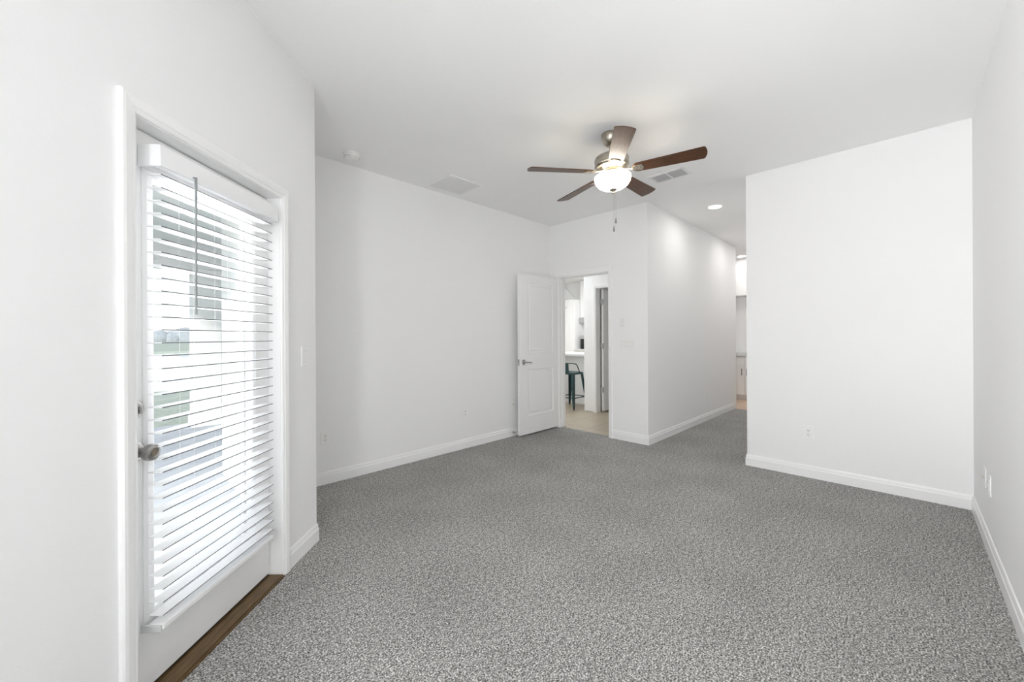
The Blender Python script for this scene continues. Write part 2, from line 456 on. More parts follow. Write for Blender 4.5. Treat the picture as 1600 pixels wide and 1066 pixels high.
obj('lite_frame', b, m_door, door1)
b = NB(); box(b, (GC - GW + .002, -.026, GZ0 + .002), (GC + GW - .002, -.020, GZ1 - .002)); obj('glass_pane', b, m_glass, door1)
b = NB(); frame4(b, GC - GW + .014, GC + GW - .014, GZ0 + .014, GZ1 - .014, [(0, -.0275), (0, -.0185), (.011, -.0185), (.011, -.0275)]); obj('glazing_spacer', b, m_slotgrey, door1, label='grey spacer round the glass')
b = NB(); box(b, (lx0, -.044, .004), (lx1, -.004, .022)); obj('door_sweep', b, m_rubber, door1, label='black rubber sweep')
ky = Matrix.Rotation(R(-90), 4, 'X')       # lathe axis z -> +y (out of the leaf)
kx = 1.092 - SC
b = NB()
lathe(b, [(0, 0), (.034, 0), (.034, .006), (.028, .010), (.018, .014), (.0155, .026), (.020, .036), (.027, .046), (.029, .056), (.026, .066), (.016, .070), (.013, .0675), (0, .0675)], 28, Matrix.Translation((kx, 0, .865)) @ ky)
kn = obj('knob', b, m_chrome, door1, smooth=40, label='satin chrome knob')
b = NB(); lathe(b, [(0, 0), (.012, 0), (.012, .003), (.003, .003), (.003, .006), (0, .006)], 20, Matrix.Translation((kx, .0672, .865)) @ ky); obj('thumb_turn', b, m_nickel, kn, smooth=40)
b = NB(); lathe(b, [(0, 0), (.031, 0), (.031, .006), (.026, .011), (.012, .013), (0, .013)], 28, Matrix.Translation((kx + .002, 0, 1.010)) @ ky)
db = obj('deadbolt', b, m_chrome, door1, smooth=40, label='satin chrome deadbolt rose')
b = NB(); box(b, (kx - .002, .012, .998), (kx + .006, .026, 1.022), .002); obj('turn_piece', b, m_chrome, db)

# threshold
b = NB()
box(b, (DO0 + .001, -.150, .0), (DO1 - .001, .012, .012), .002)
box(b, (DO0 + .001, .0135, .0), (DO1 - .001, .022, .009), .002)
thr = obj('threshold', b, m_sill, None, L1, A1)
tag(thr, 'bronze brown threshold strip under the glazed patio door at the carpet edge', 'threshold')

# ------------------------------------------------------------------ blind on the door
BS0, BS1 = .468, 1.082
bl = thing('window_blind', 'white two inch slat blind with valance hanging on the glazed door', 'blind', w1o(SC, OL + .0115, 1.86), A1)
def bx(s): return s - SC
BO = OL + .0115                            # blind root 'out' position
def bo(o): return o - BO
zr = 1.86
b = NB()
box(b, (bx(.425), bo(.022), 1.848 - zr), (bx(1.090), bo(.030), 1.922 - zr), .0025)
box(b, (bx(1.082), bo(-.047), 1.848 - zr), (bx(1.090), bo(.024), 1.922 - zr), .002)
box(b, (bx(.425), bo(-.047), 1.848 - zr), (bx(.433), bo(.024), 1.922 - zr), .002)
obj('valance', b, m_blind, bl)
b = NB(); box(b, (bx(BS0), bo(-.038), 1.868 - zr), (bx(BS1 - .003), bo(.014), 1.912 - zr)); obj('headrail', b, m_blind, bl)
NS, ZT, ZP = 35, 1.822, .0448
slat_me = None
for i in range(NS):
    z = ZT - ZP * i - zr
    if slat_me is None:
        b = NB(); box(b, (bx(BS0), bo(-.024), -.0018), (bx(BS1), bo(.026), .0018), .0008, 1)
        o = obj('slat', b, m_blind, bl, (0, 0, z)); slat_me = o.data
        slat_me.materials.append(m_edgeshade)
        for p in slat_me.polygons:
            if p.center.y > bo(.0247): p.material_index = 1  # front edges take the painted shade
    else:
        o = bpy.data.objects.new('slat', slat_me); C.objects.link(o); o.parent = bl; o.location = (0, 0, z)
zb = ZT - ZP * NS + .012
b = NB(); box(b, (bx(BS0), bo(-.025), zb - .016 - zr), (bx(BS1), bo(.027), zb + .004 - zr), .003)
br_ = obj('bottom_rail', b, m_blind, bl)
for sx in (BS0 - .006, BS1 + .001):
    b = NB()
    box(b, (bx(sx), bo(-.047), zb - .022 - zr), (bx(sx + .005), bo(.022), zb + .002 - zr), .0015)
    box(b, (bx(sx) - (.016 if sx > .8 else -.005), bo(-.048), zb - .022 - zr), (bx(sx + .005) - (0 if sx > .8 else -.016), bo(.020), zb - .019 - zr), .001)
    obj('hold_down_bracket', b, m_clearp, bl, label='clear plastic hold-down bracket')
for s in (.60, .775, .95):
    b = NB()
    tube(b, [(bx(s), bo(.0275), ZT + .04 - zr), (bx(s), bo(.0275), zb - zr)], .0004, 6)
    tube(b, [(bx(s), bo(-.0255), ZT + .04 - zr), (bx(s), bo(-.0255), zb - zr)], .0004, 6)
    obj('ladder_cord', b, m_blind, bl)
b = NB(); tube(b, [(bx(.952), bo(.040), 1.862 - zr), (bx(.952), bo(.038), 1.345 - zr)], .0042, 8)
tube(b, [(bx(.952), bo(.030), 1.862 - zr), (bx(.952), bo(.040), 1.858 - zr)], .0025, 8)
obj('tilt_wand', b, m_wandg, bl, smooth=40, label='grey tilt wand')

# ------------------------------------------------------------------ bedroom door (open against the back wall)
# local frame of wall_far items: x along +Y, y toward the room (-X)
b = NB(); frame3(b, BD0, BD1, BDZ, CP); struct('trim_3', b, m_trim, (X3, 0, 0), R(90))
b = NB()
box(b, (X3 - .001, BD0 - .012, 0), (X3 + T + .001, BD0, BDZ)); box(b, (X3 - .001, BD1, 0), (X3 + T + .001, BD1 + .012, BDZ)); box(b, (X3 - .001, BD0 - .012, BDZ), (X3 + T + .001, BD1 + .012, BDZ + .012))
box(b, (X3 + .045, BD0, 0), (X3 + .08, BD0 + .011, BDZ)); box(b, (X3 + .045, BD1 - .011, 0), (X3 + .08, BD1, BDZ)); box(b, (X3 + .045, BD0, BDZ - .011), (X3 + .08, BD1, BDZ))
struct('trim_4', b, m_trim)
b = NB(); frame3(b, -BD1, -BD0, BDZ, CP); struct('trim_5', b, m_trim, (X3 + T, 0, 0), R(-90))

def panel_leaf(bm, wid, z0, z1, th, panels):
    """two-panel moulded leaf in local x (0..wid), y (0..th); both faces recessed."""
    xs = sorted({0, wid} | {p[0] for p in panels} | {p[1] for p in panels})
    box(bm, (0, .008, z0), (wid, th - .008, z1))
    for y0, y1, sg in ((0, .008, 1), (th - .008, th, -1)):
        px0, px1 = panels[0][0], panels[0][1]
        box(bm, (0, y0, z0), (px0, y1, z1)); box(bm, (px1, y0, z0), (wid, y1, z1))
        zs = [z0] + [v for p in sorted(panels, key=lambda q: q[2]) for v in (p[2], p[3])] + [z1]
        for k in range(0, len(zs), 2): box(bm, (px0, y0, zs[k]), (px1, y1, zs[k + 1]))
        for p in panels:
            f = (lambda a: a) if sg > 0 else (lambda a: th - a)
            frame4(bm, p[0], p[1], p[2], p[3], [(0, f(0.0)), (-.010, f(.0055)), (-.018, f(.0078)), (-.018, f(.0085)), (0, f(.0085))])
            # raised field
            q = .032
            vs0 = [(p[0] + q, p[2] + q), (p[1] - q, p[2] + q), (p[1] - q, p[3] - q), (p[0] + q, p[3] - q)]
            vs1 = [(p[0] + q + .012, p[2] + q + .012), (p[1] - q - .012, p[2] + q + .012), (p[1] - q - .012, p[3] - q - .012), (p[0] + q + .012, p[3] - q - .012)]
            A = [bm.verts.new((a, f(.0085), c)) for a, c in vs0]; Bv = [bm.verts.new((a, f(.0035), c)) for a, c in vs1]
            for k in range(4): bm.faces.new((A[k], A[(k + 1) % 4], Bv[(k + 1) % 4], Bv[k]))
            bm.faces.new(Bv); bm.faces.new(A[::-1])
DX0, DX1, DY = 3.473, 4.234, 3.465
b = NB(); panel_leaf(b, DX1 - DX0, .022, 2.046, .035, [(.150, .645, .250, .842), (.150, .645, 1.036, 1.945)])
door2 = struct('door_2', b, m_door, (DX0, DY, 0))
for sgn in (-1, 1):
    b = NB(); mt = Matrix.Translation((.068, 0 if sgn < 0 else .035, .935)) @ Matrix.Rotation(R(90 if sgn < 0 else -90), 4, 'X')
    lathe(b, [(0, 0), (.032, 0), (.032, .006), (.027, .011), (.012, .014), (.010, .045), (0, .045)], 24, mt)
    y = -.043 if sgn < 0 else .078
    tube(b, [(.068, y, .935), (.10, y, .933), (.14, y, .930), (.178, y * 1.02 - (.002 if sgn < 0 else 0), .922)], [.009, .008, .0072, .006], 10)
    obj('lever_handle', b, m_chrome, door2, smooth=50, label='satin nickel lever handle')
b = NB(); box(b, (-.0012, .006, .895), (.002, .029, .975)); obj('latch_plate', b, m_chrome, door2)
for z in (.22, 1.03, 1.84):
    b = NB(); tube(b, [(DX1 - DX0 - .002, .042, z - .045), (DX1 - DX0 - .002, .042, z + .045)], .006, 10); obj('hinge', b, m_chrome, door2)

# ------------------------------------------------------------------ outlets, switches
def plate(bm, w_, h_, d=.006):
    box(bm, (-w_ / 2, 0, -h_ / 2), (w_ / 2, d, h_ / 2), .0025)
def make_outlet(label, loc, rz, group=None):
    t = thing('wall_outlet', label, 'outlet', loc, rz, group)
    b = NB(); plate(b, .072, .117); obj('cover_plate', b, m_plate, t)
    for zc in (-.0195, .0195):
        b = NB()
        prism(b, [(.017 * math.cos(a) * (1 if abs(math.cos(a)) < .86 else .9), .0145 * math.sin(a)) for a in [2 * PI * k / 24 for k in range(24)]], .0, .0025)
        for v in b.verts: v.co = Vector((v.co.x, .006 + v.co.z, zc + v.co.y))
        f = obj('receptacle', b, m_plate, t)
        b = NB()
        for sx, hh in ((-.0065, .005), (.0065, .004)): box(b, (sx - .0013, .0084, zc - .001 - hh + .004), (sx + .0013, .0092, zc - .001 + hh + .004))
        lathe(b, [(0, 0), (.0026, 0), (.0026, .0008), (0, .0008)], 12, Matrix.Translation((0, .0084, zc - .008)) @ ky)
        obj('slots', b, m_slot, f)
    b = NB(); lathe(b, [(0, 0), (.003, 0), (.003, .001), (0, .001)], 12, Matrix.Translation((0, .006, 0)) @ ky); obj('screw', b, m_slotgrey, t)
    return t
o1 = make_outlet('white outlet near the outside corner, leftmost low on the back wall', (1.241, Y2, .396), R(180), 'wall outlets')
dup(o1, (2.730, Y2, .401), R(180), 'white outlet midway along the back wall, left of the open door')
dup(o1, (4.238, .630, .395), R(90), 'white outlet alone on the wide wall at right')
dup(o1, (6.048, Y4, .391), R(180), 'white outlet low on the hallway side wall, seen edge-on')
dup(o1, (3.450, Y5, .392), 0, 'white outlet on the right side wall, nearer of the two plates')
t = thing('cable_jack', 'white cable plate low on the back wall just beside the open door', 'outlet', (3.483, Y2, .399), R(180), 'cable plates')
b = NB(); plate(b, .072, .117); obj('cover_plate', b, m_plate, t)
b = NB(); lathe(b, [(0, 0), (.006, 0), (.006, .003), (.0045, .003), (.0045, .011), (0, .011)], 16, Matrix.Translation((0, .006, 0)) @ ky); obj('coax_connector', b, m_nickel, t)
dup(t, (3.640, Y5, .392), 0, 'white cable plate on the right side wall, farther of the two plates')

def make_switch(name, label, n, loc, rz):
    t = thing(name, label, 'light switch', loc, rz, 'light switches')
    wd = .072 + .046 * (n - 1)
    b = NB(); plate(b, wd, .117); obj('cover_plate', b, m_plate, t)
    for i in range(n):
        xc = (i - (n - 1) / 2) * .046
        b = NB(); frame4(b, xc - .0155, xc + .0155, -.032, .032, [(0, .0058), (0, .0068), (.0018, .0062), (.0018, .0058)]); fr = obj('rocker_surround', b, m_slotgrey, t)
        b = NB()
        vs = [(-.0155, .006, -.032), (.0155, .006, -.032), (.0155, .006, .032), (-.0155, .006, .032), (-.0155, .0075, -.032), (.0155, .0075, -.032), (.0155, .0105, .032), (-.0155, .0105, .032)]
        V = [b.verts.new((v[0] + xc, v[1], v[2])) for v in vs]
        for f in ((3, 2, 1, 0), (4, 5, 6, 7), (0, 1, 5, 4), (2, 3, 7, 6), (1, 2, 6, 5), (3, 0, 4, 7)): b.faces.new([V[i_] for i_ in f])
        obj('rocker', b, m_plate, t)
    return t
make_switch('light_switch', 'white single rocker switch beside the glazed patio door', 1, w1o(.128, 0, 1.146), A1)
make_switch('light_switch', 'wide white multi-gang switch plate right of the bedroom doorway', 4, (X3, 2.420, 1.158), R(90))
t = thing('wall_plate', 'small blank white plate above the wide switch plate by the doorway', 'wall plate', (X3, 2.478, 1.422), R(90))
b = NB(); plate(b, .072, .105); obj('cover_plate', b, m_plate, t)
b = NB(); box(b, (-.030, .0055, -.045), (.030, .009, .045), .002); obj('raised_cover', b, m_vent, t)

# door stop on the baseboard
t = thing('door_stop', 'small metal door stop on the baseboard beside the open door', 'door stop', (3.475, Y2 - .013, .050), R(180))
b = NB(); lathe(b, [(0, 0), (.011, 0), (.011, .004), (.006, .008), (0, .008)], 16, ky); obj('base', b, m_chrome, t, smooth=40)
b = NB(); tube(b, [(0, .007, 0), (0, .058, 0)], .0045, 10); obj('rod', b, m_chrome, t, smooth=40)
b = NB(); tube(b, [(0, .056, 0), (0, .072, 0)], .008, 12); obj('bumper', b, m_plate, t, smooth=40)

# ------------------------------------------------------------------ ceiling fixtures
t = thing('smoke_detector', 'round white smoke detector on the ceiling near the outside corner', 'smoke detector', (1.385, 3.370, H))
b = NB(); lathe(b, [(0, 0), (.070, 0), (.070, -.008), (.066, -.011), (0, -.011)], 36); obj('mounting_plate', b, m_plate, t, smooth=40)
b = NB(); lathe(b, [(0, -.0105), (.060, -.0105), (.062, -.024), (.055, -.036), (.042, -.041), (0, -.042)], 36); bd = obj('body', b, m_plate, t, smooth=30)
b = NB()
for k in range(20):
    a = 2 * PI * k / 20
    m_ = Matrix.Rotation(a, 4, 'Z') @ Matrix.Translation((.0575, 0, -.031))
    r_ = bmesh.ops.create_cube(b, size=1); 
    for v in r_['verts']: v.co = m_ @ Vector((v.co.x * .008, v.co.y * .009, v.co.z * .005))
obj('sensor_slots', b, m_slotgrey, bd)
b = NB(); lathe(b, [(0, -.0415), (.010, -.0415), (.010, -.044), (0, -.044)], 16, Matrix.Translation((.015, 0, 0))); obj('test_button', b, m_vent, bd)

t = thing('air_vent', 'square white return air grille in the ceiling above the back wall', 'vent', (2.398, 3.305, H))
b = NB(); frame4(b, -.165, .165, -.155, .155, [(0, 0), (0, .008), (.022, .010), (.030, .006), (.030, 0)])
for v in b.verts: v.co = Vector((v.co.x, v.co.z, -v.co.y))
obj('frame', b, m_vent, t)
b = NB(); box(b, (-.166, -.156, -.0012), (.166, .156, -.0004)); obj('duct_back', b, m_greywall, t)
for k in range(22):
    y = -.148 + k * .0141
    b = NB(); V = [b.verts.new(p) for p in ((-.166, y - .004, -.0015), (.166, y - .004, -.0015), (.166, y + .006, -.0075), (-.166, y + .006, -.0075), (-.166, y - .003, -.0015), (.166, y - .003, -.0015), (.166, y + .007, -.0075), (-.166, y + .007, -.0075))]
    for f in ((0, 1, 2, 3), (7, 6, 5, 4), (0, 4, 5, 1), (2, 6, 7, 3), (0, 3, 7, 4), (1, 5, 6, 2)): b.faces.new([V[i] for i in f])
    obj('louver', b, m_vent, t)

t = thing('air_vent', 'grey two-section supply register in the ceiling behind the fan', 'vent', (3.695, 1.642, H))
b = NB()
for yc in (-.078, .078):
    frame4(b, -.077, .077, yc - .069, yc + .069, [(0, 0), (0, .006), (.007, .008), (.009, .006), (.009, 0)])
frame4(b, -.086, .086, -.156, .156, [(0, 0), (0, .006), (.016, .007), (.022, .003), (.022, 0)])
for v in b.verts: v.co = Vector((v.co.x, v.co.z, -v.co.y))
obj('frame', b, m_vent, t)
b = NB(); box(b, (-.088, -.158, -.0012), (.088, .158, -.0004)); obj('duct_back', b, m_ventd, t)
for yc in (-.078, .078):
    for k in range(6):
        x = -.066 + k * .0262
        b = NB(); V = [b.verts.new(p) for p in ((x - .011, yc - .069, -.002), (x + .008, yc - .069, -.008), (x + .008, yc + .069, -.008), (x - .011, yc + .069, -.002), (x - .011, yc - .069, -.003), (x + .008, yc - .069, -.009), (x + .008, yc + .069, -.009), (x - .011, yc + .069, -.003))]
        for f in ((0, 1, 2, 3), (7, 6, 5, 4), (0, 4, 5, 1), (2, 6, 7, 3), (0, 3, 7, 4), (1, 5, 6, 2)): b.faces.new([V[i] for i in f])
        obj('louver', b, m_ventd, t)

def downlight(label, loc, energy):
    t = thing('recessed_light', label, 'ceiling light', loc, 0, 'recessed downlights')
    b = NB(); lathe_open(b, [(.072, 0), (.092, 0), (.092, -.004), (.080, -.007), (.072, -.005), (.072, 0)], 36); obj('trim_ring', b, m_plate, t, smooth=40)
    b = NB(); lathe(b, [(0, -.001), (.073, -.001), (.073, -.004), (0, -.005)], 36); obj('lens', b, m_can, t, smooth=40)
    l = lamp('downlight_lamp', 'AREA', (0, 0, -.012), energy, (1, 0.97, 0.93), shape='DISK', size=.14); l.parent = t
    return t
downlight('lit round downlight in the hallway ceiling', (4.979, 1.652, H), 2.2)
downlight('lit round downlight at the far end over the vanity', (8.45, 2.315, H), 2.2)

# added unseen fill lamps, without fixtures, for the hallway wall and vanity front
lamp('hall_fill_lamp', 'AREA', (6.7, 1.62, H - .012), 2.6, (1, 0.98, 0.96), shape='DISK', size=.14)
lamp('bath_fill_lamp', 'AREA', (7.95, 1.75, H - .012), 5, (1, 0.98, 0.96), shape='DISK', size=.14)

# ------------------------------------------------------------------ ceiling fan
FX, FY = 2.638, 1.634
fan = thing('ceiling_fan', 'five-blade ceiling fan with walnut blades and a lit frosted bowl', 'ceiling fan', (FX, FY, H))
piv = Vector((0, 0, -.085))
tilt = Vector((0, 0, 1)).rotation_difference(Vector((-.031, .040, 1)).normalized()).to_matrix().to_4x4()
TM = Matrix.Translation(piv) @ tilt @ Matrix.Translation(-piv)
def tb(bm):
    for v in bm.verts: v.co = TM @ v.co
    return bm
b = NB(); lathe(b, [(0, 0), (.072, 0), (.074, -.010), (.070, -.040), (.055, -.068), (.034, -.084), (.024, -.088), (0, -.088)], 40); obj('canopy', b, m_nickel, fan, smooth=40)
b = NB(); lathe(b, [(0, -.080), (.0135, -.080), (.0135, -.155), (.026, -.157), (.026, -.165), (0, -.165)], 24); obj('downrod', tb(b), m_nickel, fan, smooth=40)
b = NB(); lathe(b, [(0, -.160), (.060, -.160), (.105, -.168), (.124, -.178), (.128, -.190), (.128, -.245), (.120, -.256), (.100, -.262), (.085, -.280), (0, -.280)], 48)
mot = obj('motor_housing', tb(b), m_nickel, fan, smooth=35)
b = NB(); 
for zz in (-.196, -.238): lathe_open(b, [(.1275, zz + .004), (.1305, zz + .0025), (.1305, zz - .0025), (.1275, zz - .004)], 48)
obj('band', tb(b), m_chrome, mot, smooth=40)
b = NB(); lathe(b, [(0, -.278), (.088, -.278), (.092, -.286), (.070, -.294), (.052, -.298), (.050, -.318), (.056, -.322), (0, -.322)], 40)
obj('switch_housing', tb(b), m_nickel, fan, smooth=35)
# blades
ZB = -.2895
blade_me = iron_me = None
def blade_outline():
    pts = []
    def hw(r):
        return .0525 + (.0675 - .0525) * (r - .18) / (.66 - .18)
    for k in range(11):                       # rounded root
        a = PI / 2 + PI * k / 10
        pts.append((.195 + .045 * math.cos(a), .052 * math.sin(a)))
    r = .66; c = .018
    pts += [(.30, -hw(.30)), (.45, -hw(.45)), (r - c, -hw(r) )]
    for k in range(1, 5):
        a = -PI / 2 + (PI / 2) * k / 5
        pts.append((r - c + c * math.cos(a) - .004, -hw(r) + c + c * math.sin(a)))
    for k in range(-4, 5): pts.append((r - .004 + .010 * (1 - (k / 5) ** 2), k / 5 * (hw(r) - c)))
    for k in range(1, 5):
        a = (PI / 2) * k / 5
        pts.append((r - c + c * math.cos(a) - .004, hw(r) - c + c * math.sin(a)))
    pts += [(r - c, hw(r)), (.45, hw(.45)), (.30, hw(.30))]
    return pts
PITCH = R(-12)
for k in range(5):
    ang = 2.556 - 2 * PI * k / 5
    loc_m = TM @ Matrix.Translation((0, 0, ZB)) @ Matrix.Rotation(ang, 4, 'Z')
    if blade_me is None:
        b = NB(); prism(b, blade_outline(), -.003, .003)
        rp = Matrix.Rotation(PITCH, 4, 'X')
        for v in b.verts: v.co = rp @ v.co
        o = obj('blade', b, m_blade, fan); blade_me = o.data
        b = NB()
        V = [(.085, -.016), (.115, -.011), (.150, -.013), (.175, -.034), (.222, -.036), (.232, -.012), (.232, .012), (.222, .036), (.175, .034), (.150, .013), (.115, .011), (.085, .016)]
        prism(b, V, -.0085, -.0035)
        for q in (-.022, 0, .022): lathe(b, [(0, -.0115), (.004, -.0105), (.005, -.0085), (0, -.0085)], 10, Matrix.Translation((.206, q, 0)))
        for v in b.verts:
            kk = min(1, max(0, (v.co.x - .10) / .06)); v.co = Matrix.Rotation(PITCH * kk, 4, 'X') @ v.co
            v.co.z += .012 * (1 - kk)
        i_ = obj('blade_iron', b, m_nickel, o); iron_me = i_.data
    else:
        o = bpy.data.objects.new('blade', blade_me); C.objects.link(o); o.parent = fan
        i_ = bpy.data.objects.new('blade_iron', iron_me); C.objects.link(i_); i_.parent = o
    o.matrix_local = loc_m
# light kit
b = NB(); lathe(b, [(0, -.320), (.070, -.320), (.077, -.326), (.070, -.332), (0, -.332)], 40); obj('fitter', tb(b), m_nickel, fan, smooth=40)
b = NB()
outp = [(.128, -.318), (.137, -.324), (.138, -.338), (.132, -.362), (.114, -.388), (.085, -.408), (.048, -.420), (.012, -.423)]
inp = [(r_ - .004, z_ + .004) for r_, z_ in outp[::-1]]
lathe_open(b, outp + inp + [outp[0]], 48)
bowl = obj('glass_bowl', tb(b), m_bowl, fan, smooth=60, label='lit frosted glass bowl')
bowl.data.materials.append(m_bowlin)
for p in bowl.data.polygons:
    if len(outp) - 1 <= p.index // 48: p.material_index = 1     # inner face of the glass
b = NB(); lathe(b, [(0, -.419), (.030, -.419), (.031, -.423), (.022, -.431), (.010, -.436), (.008, -.440), (.010, -.446), (.007, -.453), (0, -.455)], 28)
fin = obj('finial', tb(b), m_nickel, fan, smooth=40)
ft = TM @ Vector((0, 0, -.452))
for dx, dy, ze in ((.001, -.002, 2.055), (.012, -.013, 2.118)):
    b = NB(); x0, y0 = ft.x + dx, ft.y + dy
    tube(b, [(x0, y0, ft.z + .01), (x0, y0, ze + .045 - H)], .0009, 6)
    ch = obj('pull_chain', b, m_chain, fan)
    b = NB(); lathe(b, [(0, ze + .046 - H), (.002, ze + .046 - H), (.0035, ze + .034 - H), (.0065, ze + .010 - H), (.005, ze + .002 - H), (0, ze - H)], 14, Matrix.Translation((x0, y0, 0)))
    obj('chain_fob', b, m_fob, ch, smooth=40)
bp_ = TM @ Vector((0, 0, -.375))
bulb = lamp('fan_bulb', 'POINT', bp_, 4.0, (1.0, 0.90, 0.74), shadow_soft_size=.035); bulb.parent = fan

# ------------------------------------------------------------------ kitchen beyond the doorway
KX, KY = 5.5, 3.945
KD0, KD1, KDZ = 2.92, 3.700, 2.045
b = NB()
box(b, (KX, KD1 + .012, 0), (KX + T, KY, H)); box(b, (KX, Y4 + T, 0), (KX + T, KD0 - .012, H)); box(b, (KX, KD0 - .012, KDZ + .012), (KX + T, KD1 + .012, H))
box(b, (KX + T, KY - T, 0), (7.37, KY, H))
struct('wall_pantry', b, m_wall)
b = NB(); frame3(b, KD0, KD1, KDZ, CP, -.006); struct('trim_6', b, m_trim, (KX, 0, 0), R(90))
b = NB()
box(b, (KX - .001, KD0 - .012, -.006), (KX + T, KD0, KDZ)); box(b, (KX - .001, KD1, -.006), (KX + T, KD1 + .012, KDZ)); box(b, (KX - .001, KD0 - .012, KDZ), (KX + T, KD1 + .012, KDZ + .012))
struct('trim_7', b, m_trim)
for nm, lo, hi in (('wall_bath_near', (7.37, .38, 0), (7.37 + T, Y6, H)), ('wall_bath_left', (7.37, Y4, 0), (7.37 + T, 3.32, H)), ('wall_bath_end', (7.37 + T, 3.20, 0), (9.05, 3.32, H)),
                   ('wall_bath_far', (9.05, .38, 0), (9.17, 3.32, H)), ('wall_bath_right', (7.37 + T, .38, 0), (9.05, .5, H)),
                   ('wall_kitchen_far', (9.2, 3.36, 0), (9.32, 8.12, H)), ('wall_kitchen_left', (X3 + T, 8.0, 0), (9.2, 8.12, H)),
                   ('wall_kitchen_near', (X3, Y2 + T, 0), (X3 + T, 8.12, H)), ('wall_kitchen_right', (7.37, 3.32, 0), (9.32, 3.36, H))):
    b = NB(); box(b, lo, hi); struct(nm, b, m_wall)
b = NB(); box(b, (7.37 + T, .5, H), (9.05, Y6 - T, H + .08)); struct('ceiling_bath', b, m_ceil)
# pantry door ajar: opens away from the doorway
b = NB(); panel_leaf(b, .72, .012, 2.035, .035, [(.14, .58, .25, .84), (.14, .58, 1.03, 1.93)])
door3 = struct('door_3', b, m_door, (KX + T - .002, KD1 - .062, 0))
for z in (.365, 1.092, 1.828):
    b = NB(); box(b, (-.012, -.002, z - .045), (.001, .034, z + .045), .001); tube(b, [(-.010, .040, z - .048), (-.010, .040, z + .048)], .008, 10)
    obj('hinge', b, m_greyapp, door3)

# peninsula and worktop
b = NB(); box(b, (6.02, 4.02, -.006), (6.62, 6.6, .890))
pen = obj('kitchen_peninsula', b, m_cab, None); tag(pen, 'white panelled kitchen peninsula base behind the dark stool', 'kitchen counter')
b = NB(); box(b, (5.84, 3.99, .890), (6.66, 6.64, .930), .004)
ct = obj('countertop', b, m_counter, None); tag(ct, 'white countertop slab on the kitchen peninsula above the stool', 'countertop')

def make_stool(loc, rz, label):
    t = thing('bar_stool', label, 'stool', loc, rz, 'counter stools at the peninsula')
    b = NB()
    # seat: pressed square with rolled rim
    def rsq(h, r, z, n=6):
        out = []
        for cx_, cy_, a0 in ((h - r, h - r, 0), (-h + r, h - r, PI / 2), (-h + r, -h + r, PI), (h - r, -h + r, 1.5 * PI)):
            for k in range(n): a = a0 + PI / 2 * k / (n - 1); out.append((cx_ + r * math.cos(a), cy_ + r * math.sin(a), z))
        return out
    loops = [rsq(.148, .03, .590), rsq(.156, .035, .615), rsq(.154, .035, .624), rsq(.146, .032, .626), rsq(.12, .03, .618), rsq(.03, .01, .614)]
    Ls = [[b.verts.new(p) for p in L] for L in loops]
    for a, c in zip(Ls, Ls[1:]):
        for k in range(len(a)): b.faces.new((a[k], a[(k + 1) % len(a)], c[(k + 1) % len(a)], c[k]))
    b.faces.new(Ls[-1]); b.faces.new(Ls[0][::-1])
    obj('seat', b, m_stool, t, smooth=40)
    for sx in (-1, 1):
        for sy in (-1, 1):
            b = NB()
            rings = []
            for f, wd, z in ((.128, .034, .605), (.150, .030, .40), (.178, .023, .16), (.200, .017, .02)):
                c_ = Vector((sx * f, sy * f, z))
                rings.append([b.verts.new(c_ + Vector((sx * a, sy * c, 0))) for a, c in ((wd * .5, wd * .5), (wd * .5, -wd), (wd * .2, -wd), (wd * .1, wd * .1), (-wd, wd * .2), (-wd, wd * .5))])
            for a, c in zip(rings, rings[1:]):
                for k in range(6): b.faces.new((a[k], a[(k + 1) % 6], c[(k + 1) % 6], c[k]))
            b.faces.new(rings[0]); b.faces.new(rings[-1][::-1])
            lg = obj('leg', b, m_stool, t)
            b = NB(); lathe(b, [(0, -.005), (.011, -.005), (.013, .004), (.012, .026), (0, .026)], 12, Matrix.Translation((sx * .2005, sy * .2005, 0))); obj('foot_cap', b, m_rubber, lg)
    q = .176
    b = NB()
    for p0, p1 in (((-q, -q), (q, -q)), ((q, -q), (q, q)), ((q, q), (-q, q)), ((-q, q), (-q, -q))):
        tube(b, [(*p0, .19), (*p1, .19)], .0085, 8)
    obj('foot_ring', b, m_stool, t)
    b = NB()   # low back hoop on the -X side
    hoop = [(.045, -.150, .612), (.000, -.158, .672), (-.045, -.160, .745), (-.075, -.152, .775), (-.125, -.125, .785), (-.155, -.080, .787), (-.165, 0, .787), (-.155, .080, .787), (-.125, .125, .785), (-.075, .152, .775), (-.045, .160, .745), (.000, .158, .672), (.045, .150, .612)]
    tube(b, hoop, .0095, 10); obj('back_hoop', b, m_stool, t, smooth=60)
    b = NB()
    cols = []
    for y in (-.055, -.028, 0, .028, .055):
        cols.append([b.verts.new((-.163 + abs(y) * .06 + .012 * (1 - z_), y, .600 + .188 * z_)) for z_ in (0, .33, .66, 1)])
    cols2 = [[b.verts.new(v.co + Vector((.003, 0, 0))) for v in c] for c in cols]
    for S_ in (cols, cols2):
        for a, c in zip(S_, S_[1:]):
            for k in range(3): b.faces.new((a[k], a[k + 1], c[k + 1], c[k]))
    obj('back_splat', b, m_stool, t)
    return t
st = make_stool((5.610, 4.300, .0), 0, 'dark teal metal counter stool with low back at the white peninsula')
dup(st, (5.610, 4.850, .0), 0, 'dark teal metal stool mostly hidden by the door jamb, only a leg showing')

